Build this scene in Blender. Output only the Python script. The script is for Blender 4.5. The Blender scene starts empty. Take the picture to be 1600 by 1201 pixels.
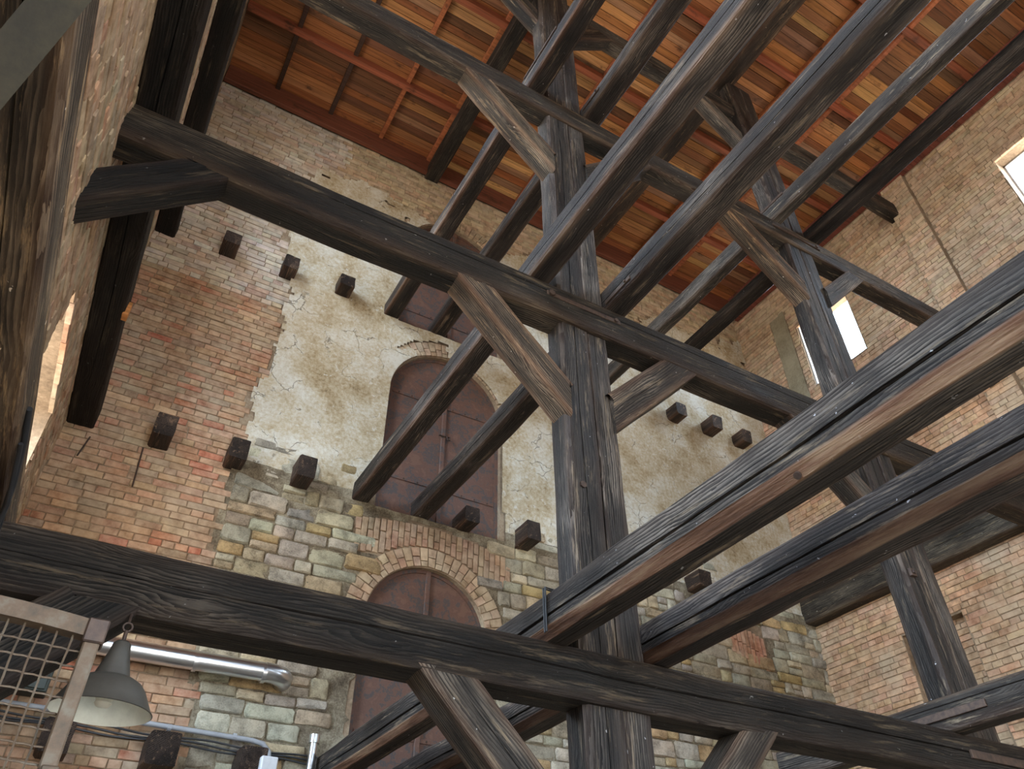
import bpy, bmesh, math, random
from mathutils import Vector, Matrix, noise
from mathutils.geometry import tessellate_polygon

# ------------------------------------------------------------------ camera, sky, exposure
SC = bpy.context.scene
COL = SC.collection
H0 = -1.6                                   # floor level; the camera stands at the origin, 1.6 m up
F_PX = 1197.09
CAM_R = (Matrix.Rotation(-0.52753171, 3, 'Z') @ Matrix.Rotation(2.26927707, 3, 'X') @ Matrix.Rotation(-0.00615206, 3, 'Z'))
cam_data = bpy.data.cameras.new('camera')
cam_data.sensor_width = 36.0
cam_data.lens = F_PX / 1600.0 * 36.0
cam_data.clip_start = 0.05
cam_data.clip_end = 200
cam = bpy.data.objects.new('camera', cam_data)
COL.objects.link(cam)
cam.matrix_world = CAM_R.to_4x4()
SC.camera = cam

world = bpy.data.worlds.new('sky')
SC.world = world
world.use_nodes = True
wn = world.node_tree.nodes
# pale overcast sky above the horizon, sunlit ground below it
wt = wn.new('ShaderNodeTexCoord'); wx = wn.new('ShaderNodeSeparateXYZ'); wr_ = wn.new('ShaderNodeMapRange'); wc_ = wn.new('ShaderNodeValToRGB')
wr_.inputs['From Min'].default_value = -1.0; wr_.inputs['From Max'].default_value = 1.0
wc_.color_ramp.elements[0].position = 0.49; wc_.color_ramp.elements[0].color = (0.30, 0.28, 0.25, 1)
wc_.color_ramp.elements[1].position = 0.51; wc_.color_ramp.elements[1].color = (0.64, 0.81, 1.0, 1)
wl = world.node_tree.links.new
wl(wt.outputs['Generated'], wx.inputs[0]); wl(wx.outputs['Z'], wr_.inputs['Value']); wl(wr_.outputs[0], wc_.inputs[0]); wl(wc_.outputs[0], wn['Background'].inputs['Color'])
wn['Background'].inputs['Strength'].default_value = 34.0

SC.view_settings.view_transform = 'Standard'
SC.view_settings.look = 'None'
SC.view_settings.gamma = 1.0
SC.view_settings.exposure = 0.12
SC.view_settings.use_curve_mapping = False
SC.cycles.use_denoising = True
SC.cycles.max_bounces = 8
SC.cycles.diffuse_bounces = 5
SC.cycles.sample_clamp_indirect = 6.0

# main planes (camera-relative metres)
XL, XR, YW, YB = -0.80, 9.62, 7.455, -5.0
Z1, Z2, Z3 = 1.64, 4.62, 7.60               # girder tops = joist undersides
YF = 3.50                                   # front of the timber frame
ZR = 11.58                                  # underside of the roof boards

# openings: (y0, y1, z0, z1) in the side walls, (x0, x1, z0, z1) in the back wall
WIN_R = [(1.05, 2.12, 8.6, 9.93), (5.03, 6.12, 8.45, 9.85), (-2.9, -1.85, 8.6, 9.9), (-2.9, -1.85, 2.4, 4.1)]
WIN_L = [(4.75, 6.40, 2.2, 4.05), (4.2, 5.9, 5.0, 6.95), (4.1, 5.9, 7.95, 10.0),
         (0.1, 1.9, 2.2, 4.05), (0.1, 1.9, 5.1, 6.95), (-0.6, 1.6, 8.0, 10.2), (-3.4, -1.7, 2.2, 4.05), (-3.4, -1.7, 5.1, 6.95), (-3.4, -1.7, 8.0, 10.2)]  # this row: unseen windows nearer the camera, added to light the joists
WIN_B = [(0.4, 4.4, -1.5, 2.4), (1.2, 2.4, 5.6, 7.0), (6.4, 7.6, 5.6, 7.0)]  # unseen doorway and windows, added and sized to let light in from behind

def portal(name, loc, target_dir, sx, sy):
    d = bpy.data.lights.new(name, 'AREA')
    d.shape = 'RECTANGLE'; d.size = sx; d.size_y = sy
    d.cycles.is_portal = True
    o = bpy.data.objects.new(name, d); COL.objects.link(o)
    zax = -Vector(target_dir); yax = Vector((0, 0, 1)); xax = yax.cross(zax)
    m = Matrix((xax, yax, zax)).transposed().to_4x4(); m.translation = loc
    o.matrix_world = m
for (a, b, c, d) in WIN_R: portal('window_daylight', (XR + 0.31, (a+b)/2, (c+d)/2), (-1, 0, 0), b-a, d-c)
for (a, b, c, d) in WIN_L: portal('window_daylight', (XL - 0.87, (a+b)/2, (c+d)/2), (1, 0, 0), b-a, d-c)
for (a, b, c, d) in WIN_B: portal('window_daylight', ((a+b)/2, YB - 0.37, (c+d)/2), (0, 1, 0), b-a, d-c)

# ------------------------------------------------------------------ helpers
rnd = random.Random(11)
def U(a, b): return rnd.uniform(a, b)
def lin(r, g, b):
    f = lambda c: ((c/255)/12.92 if c/255 <= 0.04045 else (((c/255)+0.055)/1.055)**2.4)
    return (f(r), f(g), f(b))
def fbm(x, y, z=0.0, o=4): return noise.fractal(Vector((x, y, z)), 1.0, 2.0, o)
CAM_RT = CAM_R.transposed()
def project(p):
    q = CAM_RT @ Vector(p)
    if q.z > -0.1: return None
    return (800 + F_PX*q.x/-q.z, 600.5 - F_PX*q.y/-q.z, -q.z)

class MB:
    """Collects polygons with a colour for each and links them as ONE mesh object."""
    def __init__(s): s.v = []; s.f = []; s.c = []
    def poly(s, pts, col=(1, 1, 1)):
        n = len(s.v); s.v += [tuple(p) for p in pts]; s.f.append(tuple(range(n, n+len(pts)))); s.c.append(col)
    def add(s, verts, faces, col=(1, 1, 1)):
        n = len(s.v); s.v += [tuple(p) for p in verts]
        for f in faces: s.f.append(tuple(n+i for i in f)); s.c.append(col)
    def box(s, a, b, col=(1, 1, 1), bev=0.0):
        (x0, y0, z0), (x1, y1, z1) = a, b
        if bev <= 0:
            v = [(x0,y0,z0),(x1,y0,z0),(x1,y1,z0),(x0,y1,z0),(x0,y0,z1),(x1,y0,z1),(x1,y1,z1),(x0,y1,z1)]
            s.add(v, [(0,3,2,1),(4,5,6,7),(0,1,5,4),(1,2,6,5),(2,3,7,6),(3,0,4,7)], col)
        else:
            bm = bmesh.new(); bmesh.ops.create_cube(bm, size=1)
            for q in bm.verts: q.co = Vector(((x0+x1)/2 + q.co.x*(x1-x0), (y0+y1)/2 + q.co.y*(y1-y0), (z0+z1)/2 + q.co.z*(z1-z0)))
            bmesh.ops.bevel(bm, geom=bm.edges[:], offset=bev, segments=1, affect='EDGES')
            bm.verts.ensure_lookup_table()
            s.add([q.co for q in bm.verts], [[q.index for q in f.verts] for f in bm.faces], col); bm.free()
    def tube(s, pts, r, n=10, col=(1, 1, 1), caps=True):
        pts = [Vector(p) for p in pts]; rings = []
        rr = r if isinstance(r, (list, tuple)) else [r]*len(pts)
        ref = None
        for i, p in enumerate(pts):
            t = (pts[min(i+1, len(pts)-1)] - pts[max(i-1, 0)]).normalized()
            if ref is None:
                ref = Vector((0, 0, 1)) if abs(t.z) < 0.9 else Vector((1, 0, 0))
            a = (ref - t*ref.dot(t)).normalized(); b = t.cross(a); ref = a
            rings.append([p + (a*math.cos(k*math.tau/n) + b*math.sin(k*math.tau/n))*rr[i] for k in range(n)])
        base = len(s.v)
        for R_ in rings: s.v += [tuple(q) for q in R_]
        for i in range(len(rings)-1):
            for k in range(n):
                s.f.append((base+i*n+k, base+i*n+(k+1) % n, base+(i+1)*n+(k+1) % n, base+(i+1)*n+k)); s.c.append(col)
        if caps:
            s.f.append(tuple(base+k for k in range(n))); s.c.append(col)
            s.f.append(tuple(base+(len(rings)-1)*n+k for k in range(n))); s.c.append(col)
    def lathe(s, prof, cx, cy, n=40, col=(1, 1, 1)):
        base = len(s.v)
        for (r, z) in prof:
            for k in range(n): s.v.append((cx + r*math.cos(k*math.tau/n), cy + r*math.sin(k*math.tau/n), z))
        for i in range(len(prof)-1):
            for k in range(n):
                s.f.append((base+i*n+k, base+i*n+(k+1) % n, base+(i+1)*n+(k+1) % n, base+(i+1)*n+k)); s.c.append(col)
    def build(s, name, mat, parent=None, smooth=None, origin=None):
        me = bpy.data.meshes.new(name)
        v = s.v
        if origin is not None: v = [(p[0]-origin[0], p[1]-origin[1], p[2]-origin[2]) for p in v]
        me.from_pydata(v, [], s.f)
        at = me.color_attributes.new('Col', 'FLOAT_COLOR', 'CORNER')
        buf = []
        for f, c in zip(s.f, s.c): buf += [c[0], c[1], c[2], 1.0]*len(f)
        at.data.foreach_set('color', buf)
        me.materials.append(mat)
        if smooth is not None:
            me.polygons.foreach_set('use_smooth', [True]*len(s.f)); me.set_sharp_from_angle(angle=math.radians(smooth))
        me.update()
        o = bpy.data.objects.new(name, me); COL.objects.link(o)
        if origin is not None: o.location = origin
        if parent is not None: attach(o, parent)
        return o

MW = {}
def attach(o, parent):
    o.parent = parent
    if parent.name in MW: o.matrix_parent_inverse = MW[parent.name].inverted()
def tag(o, label=None, cat=None, group=None, kind=None):
    if label: o['label'] = label
    if cat: o['category'] = cat
    if group: o['group'] = group
    if kind: o['kind'] = kind
    return o
def thing(name, loc, label, cat, group=None):
    o = bpy.data.objects.new(name, None); COL.objects.link(o)
    o.empty_display_size = 0.1
    o.location = loc; MW[o.name] = Matrix.Translation(loc)
    return tag(o, label, cat, group)

# ------------------------------------------------------------------ materials
def new_mat(name):
    m = bpy.data.materials.new(name); m.use_nodes = True
    nt = m.node_tree; b = nt.nodes['Principled BSDF']
    def N(t, **k):
        n = nt.nodes.new(t)
        for a, v in k.items(): setattr(n, a, v)
        return n
    return m, nt, b, N, nt.links.new
def setin(n, **k):
    for a, v in k.items(): n.inputs[a.replace('_', ' ')].default_value = v
def ramp(N, stops, interp='LINEAR'):
    r = N('ShaderNodeValToRGB'); e = r.color_ramp; e.interpolation = interp
    while len(e.elements) < len(stops): e.elements.new(0.5)
    for q, (p, c) in zip(e.elements, stops):
        q.position = p; q.color = (c, c, c, 1) if isinstance(c, (int, float)) else (*c, 1)
    return r
def mixc(N, L, fac, a, b, mode='MIX'):
    m = N('ShaderNodeMix', data_type='RGBA', blend_type=mode)
    for s, v in ((0, fac), (6, a), (7, b)):
        if hasattr(v, 'links'): L(v, m.inputs[s])
        else: m.inputs[s].default_value = v if s == 0 else (*v, 1)
    return m.outputs[2]
def objcoord(N, L, scale=(1, 1, 1), rand=True):
    tc = N('ShaderNodeTexCoord'); mp = N('ShaderNodeMapping'); mp.inputs['Scale'].default_value = scale
    if rand:
        oi = N('ShaderNodeObjectInfo'); mul = N('ShaderNodeMath', operation='MULTIPLY'); mul.inputs[1].default_value = 37.0
        L(oi.outputs['Random'], mul.inputs[0]); add = N('ShaderNodeVectorMath', operation='ADD')
        L(tc.outputs['Object'], add.inputs[0]); L(mul.outputs[0], add.inputs[1]); L(add.outputs[0], mp.inputs['Vector'])
    else: L(tc.outputs['Object'], mp.inputs['Vector'])
    return mp.outputs['Vector']
def noise_tex(N, L, vec, scale, detail=6, rough=0.6, dist=0.0):
    n = N('ShaderNodeTexNoise'); setin(n, Scale=scale, Detail=detail, Roughness=rough, Distortion=dist); L(vec, n.inputs['Vector'])
    return n.outputs['Fac']
def bump(N, L, b, h, strength, dist):
    n = N('ShaderNodeBump'); setin(n, Strength=strength, Distance=dist); L(h, n.inputs['Height']); L(n.outputs[0], b.inputs['Normal']); return n

def mat_timber():
    m, nt, b, N, L = new_mat('old_timber')
    raw = objcoord(N, L, (1, 1, 1))
    # slow wander of the grain
    w = N('ShaderNodeTexNoise'); setin(w, Scale=1.1, Detail=2, Roughness=0.5); L(raw, w.inputs['Vector'])
    off = N('ShaderNodeVectorMath', operation='MULTIPLY_ADD'); off.inputs[1].default_value = (0.5, 0.10, 0.10)
    L(w.outputs['Color'], off.inputs[0]); L(raw, off.inputs[2])
    st = N('ShaderNodeMapping'); st.inputs['Scale'].default_value = (0.10, 1, 1); L(off.outputs[0], st.inputs['Vector'])
    wv = N('ShaderNodeTexWave', wave_type='RINGS', rings_direction='X', wave_profile='SAW'); setin(wv, Scale=24.0, Distortion=5.0, Detail=3.0, Detail_Scale=1.6, Detail_Roughness=0.6)
    L(st.outputs[0], wv.inputs['Vector'])
    vo = N('ShaderNodeTexVoronoi'); setin(vo, Scale=1.0, Randomness=1.0); L(objcoord(N, L, (1.1, 3.6, 3.6)), vo.inputs['Vector'])
    kn = ramp(N, [(0.0, 1.0), (0.05, 0.75), (0.30, 0.0)]); L(vo.outputs['Distance'], kn.inputs[0])          # knots bend the rings
    kp = N('ShaderNodeMath', operation='MULTIPLY'); L(kn.outputs[0], kp.inputs[0]); kp.inputs[1].default_value = 26.0; L(kp.outputs[0], wv.inputs['Phase Offset'])
    fine = noise_tex(N, L, objcoord(N, L, (2.2, 70, 70)), 1.0, 6, 0.7)
    mid = noise_tex(N, L, objcoord(N, L, (1.2, 9, 9)), 1.0, 6, 0.66)
    pat = noise_tex(N, L, objcoord(N, L, (0.9, 2.6, 2.6)), 1.0, 5, 0.62)
    g = N('ShaderNodeMath', operation='MULTIPLY_ADD'); L(wv.outputs['Fac'], g.inputs[0]); g.inputs[1].default_value = 0.45
    L(fine, g.inputs[2])
    gr = ramp(N, [(0.46, 0.0), (0.68, 0.25), (0.88, 1.0)]); L(g.outputs[0], gr.inputs[0])
    base = ramp(N, [(0.34, (0.0035, 0.003, 0.003)), (0.5, (0.012, 0.0102, 0.0092)), (0.68, (0.046, 0.037, 0.031))]); L(mid, base.inputs[0])
    light = ramp(N, [(0.36, (0.018, 0.0155, 0.014)), (0.55, (0.07, 0.06, 0.051)), (0.68, (0.19, 0.16, 0.13))]); L(pat, light.inputs[0])
    c1 = mixc(N, L, gr.outputs[0], base.outputs[0], light.outputs[0])
    # scuffed straw-coloured wear and pale flecks
    wear = noise_tex(N, L, objcoord(N, L, (1.3, 15, 15)), 1.3, 7, 0.74)
    wr = ramp(N, [(0.565, 0.0), (0.66, 0.85)]); L(wear, wr.inputs[0])
    c2 = mixc(N, L, wr.outputs[0], c1, (0.22, 0.17, 0.115))
    fl = noise_tex(N, L, objcoord(N, L, (22, 30, 30)), 1.0, 3, 0.5); fr = ramp(N, [(0.735, 0.0), (0.76, 0.9)]); L(fl, fr.inputs[0])
    c2 = mixc(N, L, fr.outputs[0], c2, (0.42, 0.42, 0.42))
    # bark-brown wane on the corners
    va = N('ShaderNodeVertexColor', layer_name='Col'); sp = N('ShaderNodeSeparateColor'); L(va.outputs[0], sp.inputs[0])
    wc = ramp(N, [(0.33, (0.07, 0.032, 0.018)), (0.5, (0.22, 0.115, 0.068)), (0.68, (0.42, 0.28, 0.17))]); L(mid, wc.inputs[0])
    wm = N('ShaderNodeMath', operation='MULTIPLY'); L(sp.outputs[0], wm.inputs[0]); wm.inputs[1].default_value = 0.85
    c3 = mixc(N, L, wm.outputs[0], c2, wc.outputs[0])
    at = N('ShaderNodeAttribute', attribute_type='OBJECT', attribute_name='tone')
    c4 = mixc(N, L, 1.0, c3, at.outputs['Color'], 'MULTIPLY')
    L(c4, b.inputs['Base Color'])
    rr = ramp(N, [(0.3, 0.42), (0.7, 0.75)]); L(pat, rr.inputs[0]); L(rr.outputs[0], b.inputs['Roughness'])
    b.inputs['Specular IOR Level'].default_value = 0.2
    bump(N, L, b, g.outputs[0], 0.9, 0.014)
    return m
def mat_brick():
    m, nt, b, N, L = new_mat('old_brick')
    v = objcoord(N, L, (1, 1, 1), False)
    va = N('ShaderNodeVertexColor', layer_name='Col')
    n1 = noise_tex(N, L, v, 9, 6, 0.65); n2 = noise_tex(N, L, v, 45, 5, 0.7); n3 = noise_tex(N, L, v, 1.6, 5, 0.6)
    r1 = ramp(N, [(0.3, 0.6), (0.7, 1.35)]); L(n1, r1.inputs[0])
    c = mixc(N, L, 1.0, va.outputs[0], r1.outputs[0], 'MULTIPLY')
    # lime bloom and old whitewash
    lb = N('ShaderNodeMath', operation='MULTIPLY_ADD'); L(n3, lb.inputs[0]); lb.inputs[1].default_value = 0.7
    k = N('ShaderNodeMath', operation='MULTIPLY'); L(n1, k.inputs[0]); k.inputs[1].default_value = 0.4; L(k.outputs[0], lb.inputs[2])
    lr = ramp(N, [(0.48, 0.0), (0.70, 0.7)]); L(lb.outputs[0], lr.inputs[0])
    c = mixc(N, L, lr.outputs[0], c, lin(186, 170, 146))
    L(c, b.inputs['Base Color']); b.inputs['Roughness'].default_value = 0.92; b.inputs['Specular IOR Level'].default_value = 0.15
    bump(N, L, b, n2, 0.5, 0.006)
    return m
def mat_rough(name, stops, scale, bump_s=0.6, vcol=False, dist=0.012, rough=0.93, cracks=False):
    m, nt, b, N, L = new_mat(name)
    v = objcoord(N, L, (1, 1, 1), False)
    n1 = noise_tex(N, L, v, scale, 7, 0.62); n2 = noise_tex(N, L, v, scale*9, 6, 0.7); n3 = noise_tex(N, L, v, scale*0.28, 4, 0.55)
    mx = N('ShaderNodeMath', operation='MULTIPLY_ADD'); L(n2, mx.inputs[0]); mx.inputs[1].default_value = 0.35
    ad = N('ShaderNodeMath', operation='MULTIPLY_ADD'); L(n1, ad.inputs[0]); ad.inputs[1].default_value = 0.45
    k = N('ShaderNodeMath', operation='MULTIPLY'); L(n3, k.inputs[0]); k.inputs[1].default_value = 0.25
    L(k.outputs[0], ad.inputs[2]); L(ad.outputs[0], mx.inputs[2])
    r = ramp(N, stops); L(mx.outputs[0], r.inputs[0]); c = r.outputs[0]
    if vcol:
        va = N('ShaderNodeVertexColor', layer_name='Col'); c = mixc(N, L, 1.0, va.outputs[0], c, 'MULTIPLY')
    hgt = mx.outputs[0]
    if cracks:                                 # hairline cracks and knocked-off spots
        wob = N('ShaderNodeTexNoise'); setin(wob, Scale=3.0, Detail=4, Roughness=0.6); L(v, wob.inputs['Vector'])
        wa = N('ShaderNodeVectorMath', operation='MULTIPLY_ADD'); wa.inputs[1].default_value = (0.35, 0.35, 0.35); L(wob.outputs['Color'], wa.inputs[0]); L(v, wa.inputs[2])
        vr = N('ShaderNodeTexVoronoi', feature='DISTANCE_TO_EDGE'); setin(vr, Scale=2.3); L(wa.outputs[0], vr.inputs['Vector'])
        cr = ramp(N, [(0.0, 1.0), (0.012, 0.0)]); L(vr.outputs['Distance'], cr.inputs[0])
        ms = ramp(N, [(0.50, 0.0), (0.56, 0.75)]); L(n1, ms.inputs[0])
        cm = N('ShaderNodeMath', operation='MULTIPLY'); L(cr.outputs[0], cm.inputs[0]); L(ms.outputs[0], cm.inputs[1])
        c = mixc(N, L, cm.outputs[0], c, lin(92, 78, 62))
        sp_ = noise_tex(N, L, v, 11, 5, 0.6); sr = ramp(N, [(0.63, 0.0), (0.67, 0.7)]); L(sp_, sr.inputs[0]); c = mixc(N, L, sr.outputs[0], c, lin(210, 206, 194))
        hs = N('ShaderNodeMath', operation='MULTIPLY_ADD'); L(cm.outputs[0], hs.inputs[0]); hs.inputs[1].default_value = -0.35; L(mx.outputs[0], hs.inputs[2]); hgt = hs.outputs[0]
    L(c, b.inputs['Base Color']); b.inputs['Roughness'].default_value = rough; b.inputs['Specular IOR Level'].default_value = 0.2
    bump(N, L, b, hgt, bump_s, dist)
    return m
def mat_plank(name, mult=1.0):
    m, nt, b, N, L = new_mat(name)
    va = N('ShaderNodeVertexColor', layer_name='Col')
    n1 = noise_tex(N, L, objcoord(N, L, (1.2, 30, 30), False), 1.0, 6, 0.65, 0.4); n2 = noise_tex(N, L, objcoord(N, L, (3, 5, 5), False), 1.0, 4, 0.6)
    r1 = ramp(N, [(0.3, 0.5), (0.7, 1.3)]); L(n1, r1.inputs[0])
    c = mixc(N, L, 1.0, va.outputs[0], r1.outputs[0], 'MULTIPLY')
    r2 = ramp(N, [(0.60, 0.0), (0.72, 0.8)]); L(n2, r2.inputs[0])
    c = mixc(N, L, r2.outputs[0], c, (0.05, 0.022, 0.012))
    L(c, b.inputs['Base Color']); b.inputs['Roughness'].default_value = 0.62; b.inputs['Specular IOR Level'].default_value = 0.3
    bump(N, L, b, n1, 0.3, 0.004)
    return m
def mat_metal(name, cols, rough=0.6, metallic=0.3, scale=4.0, b_s=0.25, lo=0.35, hi=0.65):
    m, nt, b, N, L = new_mat(name)
    v = objcoord(N, L, (1, 1, 1), True); n = noise_tex(N, L, v, scale, 8, 0.68)
    st = [(lo + (hi-lo)*i/max(1, len(cols)-1), c) for i, c in enumerate(cols)]
    r = ramp(N, st); L(n, r.inputs[0]); L(r.outputs[0], b.inputs['Base Color'])
    b.inputs['Roughness'].default_value = rough; b.inputs['Metallic'].default_value = metallic
    if b_s: bump(N, L, b, n, b_s, 0.004)
    return m
def mat_plain(name, col, rough=0.6, metallic=0.0):
    return mat_metal(name, [tuple(c*0.85 for c in col), tuple(min(1, c*1.1) for c in col)], rough, metallic, 7.0, 0.06)
M = dict(
    timber=mat_timber(), brick=mat_brick(),
    mortar=mat_rough('lime_mortar', [(0.38, lin(100, 84, 68)), (0.55, lin(146, 126, 104)), (0.68, lin(176, 160, 136))], 3.0),
    plaster=mat_rough('rough_plaster', [(0.38, lin(120, 102, 76)), (0.45, lin(168, 148, 116)), (0.52, lin(190, 176, 150)), (0.62, lin(212, 207, 194))], 2.4, 1.0, False, 0.035, 0.93, True),
    bedding=mat_rough('bedding_mortar', [(0.38, lin(70, 60, 48)), (0.5, lin(118, 106, 88)), (0.62, lin(164, 154, 132))], 6.0, 1.0, False, 0.03),
    stone=mat_rough('rubble_stone', [(0.40, 0.42), (0.5, 0.9), (0.60, 1.35)], 8.0, 1.0, True, 0.03),
    plank=mat_plank('roof_board'),
    shutter=mat_metal('rusted_sheet_iron', [(0.165, 0.088, 0.06), (0.13, 0.066, 0.048), (0.15, 0.078, 0.055), (0.065, 0.062, 0.062), (0.14, 0.072, 0.05)], 0.6, 0.1, 5.0, 0.25, 0.40, 0.60),
    iron=mat_metal('rusted_iron', [(0.05, 0.035, 0.03), (0.11, 0.07, 0.05)], 0.6, 0.5, 20),
    zinc=mat_metal('bright_duct', [(0.62, 0.63, 0.65), (0.74, 0.75, 0.77)], 0.28, 1.0, 3, 0.0),
    cage=mat_metal('rusty_mesh', [(0.08, 0.062, 0.044), (0.135, 0.088, 0.055), (0.17, 0.138, 0.10)], 0.7, 0.3, 16, 0.2),
    enamel_dark=mat_metal('dark_enamel', [(0.055, 0.05, 0.042), (0.085, 0.078, 0.066)], 0.45, 0.0, 6, 0.05),
    enamel_white=mat_plain('white_enamel', (0.86, 0.90, 0.84), 0.25),
    bulb=mat_plain('bulb_glass', (0.85, 0.83, 0.72), 0.3),
    cable=mat_plain('black_cable', (0.02, 0.02, 0.022), 0.5),
    pvc=mat_plain('grey_conduit', (0.33, 0.34, 0.36), 0.45),
    box=mat_plain('pale_box', (0.62, 0.63, 0.65), 0.5),
    floor=mat_rough('stone_floor', [(0.36, lin(124, 114, 100)), (0.6, lin(168, 156, 140))], 1.5),
    frame=mat_plain('window_paint', (0.40, 0.38, 0.365), 0.6),
)
def mat_glass():
    m, nt, b, N, L = new_mat('window_glass')
    t = N('ShaderNodeBsdfTransparent'); g = N('ShaderNodeBsdfGlossy'); g.inputs['Roughness'].default_value = 0.05
    mx = N('ShaderNodeMixShader'); mx.inputs[0].default_value = 0.06
    L(t.outputs[0], mx.inputs[1]); L(g.outputs[0], mx.inputs[2]); L(mx.outputs[0], nt.nodes['Material Output'].inputs['Surface'])
    return m
M['glass'] = mat_glass()
M['cabinet'] = mat_plain('cabinet_paint', (0.03, 0.042, 0.036), 0.5)
M['steel'] = mat_metal('dull_steel', [(0.035, 0.029, 0.02), (0.055, 0.045, 0.028), (0.10, 0.055, 0.025)], 0.7, 0.2, 9)

# ------------------------------------------------------------------ hewn timber
OCC = []                                   # boxes of the big timbers, used to find out which small pieces the photo shows
SEED = [0]
def timber(name, p0, p1, w, h, up=(0, 0, 1), tone=(1, 1, 1), wane=(0.018, 0.018, 0.018, 0.018), wcol=(0.15, 0.15, 0.15, 0.15),
           checks=(), rough=0.007, bow=0.012, parent=None, label=None, cat='beam', group=None, cut0=0.0, cut1=0.0, occ=True, step=0.11):
    """A hand-hewn beam from p0 to p1: w across (local Y), h high (local Z). Sides: 0 under, 1 +Y, 2 top, 3 -Y.
    checks: (side, place 0..1, width, depth, start, end); cut0/cut1 shear an end (brace feet)."""
    SEED[0] += 1; sd = SEED[0]*7.31
    p0 = Vector(p0); p1 = Vector(p1); ax = (p1-p0); ln = ax.length; ax.normalize()
    zz = Vector(up); zz = (zz - ax*zz.dot(ax)).normalized(); yy = zz.cross(ax)
    n = max(3, int(ln/step)); verts = []; faces = []; cols = []
    cs = [(-w/2, -h/2), (w/2, -h/2), (w/2, h/2), (-w/2, h/2)]
    m = None
    for i in range(n+1):
        s = i/n; x = s*ln
        ring = []; wv = []
        by = bow*noise.noise(Vector((x*0.45, sd, 1))); bz = bow*noise.noise(Vector((x*0.45, sd, 9)))
        for k in range(4):
            a = Vector(cs[k]); b_ = Vector(cs[(k+1) % 4]); d = (b_-a); L_ = d.length; d = d/L_
            nin = Vector((-d.y, d.x))
            c0 = wane[k]*(0.55+0.9*abs(noise.noise(Vector((x*0.8, sd+k*3, 4)))))
            c1 = wane[(k+1) % 4]*(0.55+0.9*abs(noise.noise(Vector((x*0.8, sd+((k+1) % 4)*3, 4)))))
            pts = [(c0, 0.0, wcol[k]), (L_*0.28, 0.0, 0), (L_*0.5, 0.0, 0), (L_*0.72, 0.0, 0), (L_-c1, 0.0, wcol[(k+1) % 4])]
            ck = [c for c in checks if c[0] == k]
            if ck:
                _, t, cw, cd, s0, s1 = ck[0]
                e = max(0.0, min(1.0, min(s-s0, s1-s)*7))*(0.55+0.8*abs(noise.noise(Vector((x*1.3, sd, 5)))))
                tt = L_*(t + 0.05*noise.noise(Vector((x*0.7, sd, 2))))
                pts = [pts[0], (tt*0.5, 0, 0), (tt-cw*e-0.0015, 0, 0), (tt, cd*e, 0), (tt+cw*e+0.0015, 0, 0), ((tt+L_)/2, 0, 0), pts[-1]]
            for (q, dep, wcv) in pts:
                v = a + d*q + nin*dep
                if dep == 0: v = v + nin*(rough*(noise.noise(Vector((x*2.2, v.x*9+sd, v.y*9)))-0.2))
                ring.append((v.x+by, v.y+bz)); wv.append(wcv)
        if m is None: m = len(ring)
        for (a_, b2) in ring:
            xx = x
            if i == 0: xx += cut0*b2
            if i == n: xx += cut1*b2
            verts.append((xx, a_, b2))
        cols.append(wv)
    fcol = []
    for i in range(n):
        for k in range(m):
            k2 = (k+1) % m
            faces.append((i*m+k, i*m+k2, (i+1)*m+k2, (i+1)*m+k)); fcol.append((cols[i][k], cols[i][k2], cols[i+1][k2], cols[i+1][k]))
    faces.append(tuple(range(m-1, -1, -1))); fcol.append((0,)*m)
    faces.append(tuple(n*m+k for k in range(m))); fcol.append((0,)*m)
    me = bpy.data.meshes.new(name); me.from_pydata(verts, [], faces)
    at = me.color_attributes.new('Col', 'FLOAT_COLOR', 'CORNER'); buf = []
    for c in fcol:
        for q in c: buf += [q, q, q, 1.0]
    at.data.foreach_set('color', buf)
    me.materials.append(M['timber'])
    me.polygons.foreach_set('use_smooth', [True]*len(faces)); me.set_sharp_from_angle(angle=math.radians(38)); me.update()
    o = bpy.data.objects.new(name, me); COL.objects.link(o)
    mat = Matrix((ax, yy, zz)).transposed().to_4x4(); mat.translation = p0
    if parent is not None:
        o.parent = parent; o.matrix_parent_inverse = MW[parent.name].inverted()
    o.matrix_basis = mat
    MW[o.name] = mat
    o['tone'] = [float(t) for t in tone]
    if label: tag(o, label, cat, group)
    if occ and abs(max(abs(ax.x), abs(ax.y), abs(ax.z)) - 1) < 0.01:
        ys = Vector((abs(yy.x), abs(yy.y), abs(yy.z)))*w/2 + Vector((abs(zz.x), abs(zz.y), abs(zz.z)))*h/2
        OCC.append((Vector([min(p0[i], p1[i]) - ys[i] for i in range(3)]), Vector([max(p0[i], p1[i]) + ys[i] for i in range(3)])))
    return o
def hidden(p):
    p = Vector(p)
    for lo, hi in OCC:
        t0, t1 = 0.0, 0.985; ok = True
        for i in range(3):
            if abs(p[i]) < 1e-9:
                if lo[i] > 0 or hi[i] < 0: ok = False; break
                continue
            a, b_ = lo[i]/p[i], hi[i]/p[i]
            if a > b_: a, b_ = b_, a
            t0 = max(t0, a); t1 = min(t1, b_)
            if t0 > t1: ok = False; break
        if ok: return True
    return False
def shown(p):
    q = project(p)
    if q is None or not (-5 < q[0] < 1605 and -5 < q[1] < 1206): return 0.0
    return 0.0 if hidden(p) else 1.0/q[2]
def pick(items, pos, size, cap=300):
    """indices of the pieces that show largest in the photo"""
    sc = sorted(((shown(pos(it))*size(it), i) for i, it in enumerate(items)), reverse=True)
    return set(i for s, i in sc[:cap] if s > 0)

BLACK = (0.30, 0.29, 0.29); DARK = (0.7, 0.68, 0.66); MID = (1.0, 0.97, 0.94); GREY = (1.35, 1.38, 1.42); WARM = (1.25, 1.05, 0.92)

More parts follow.
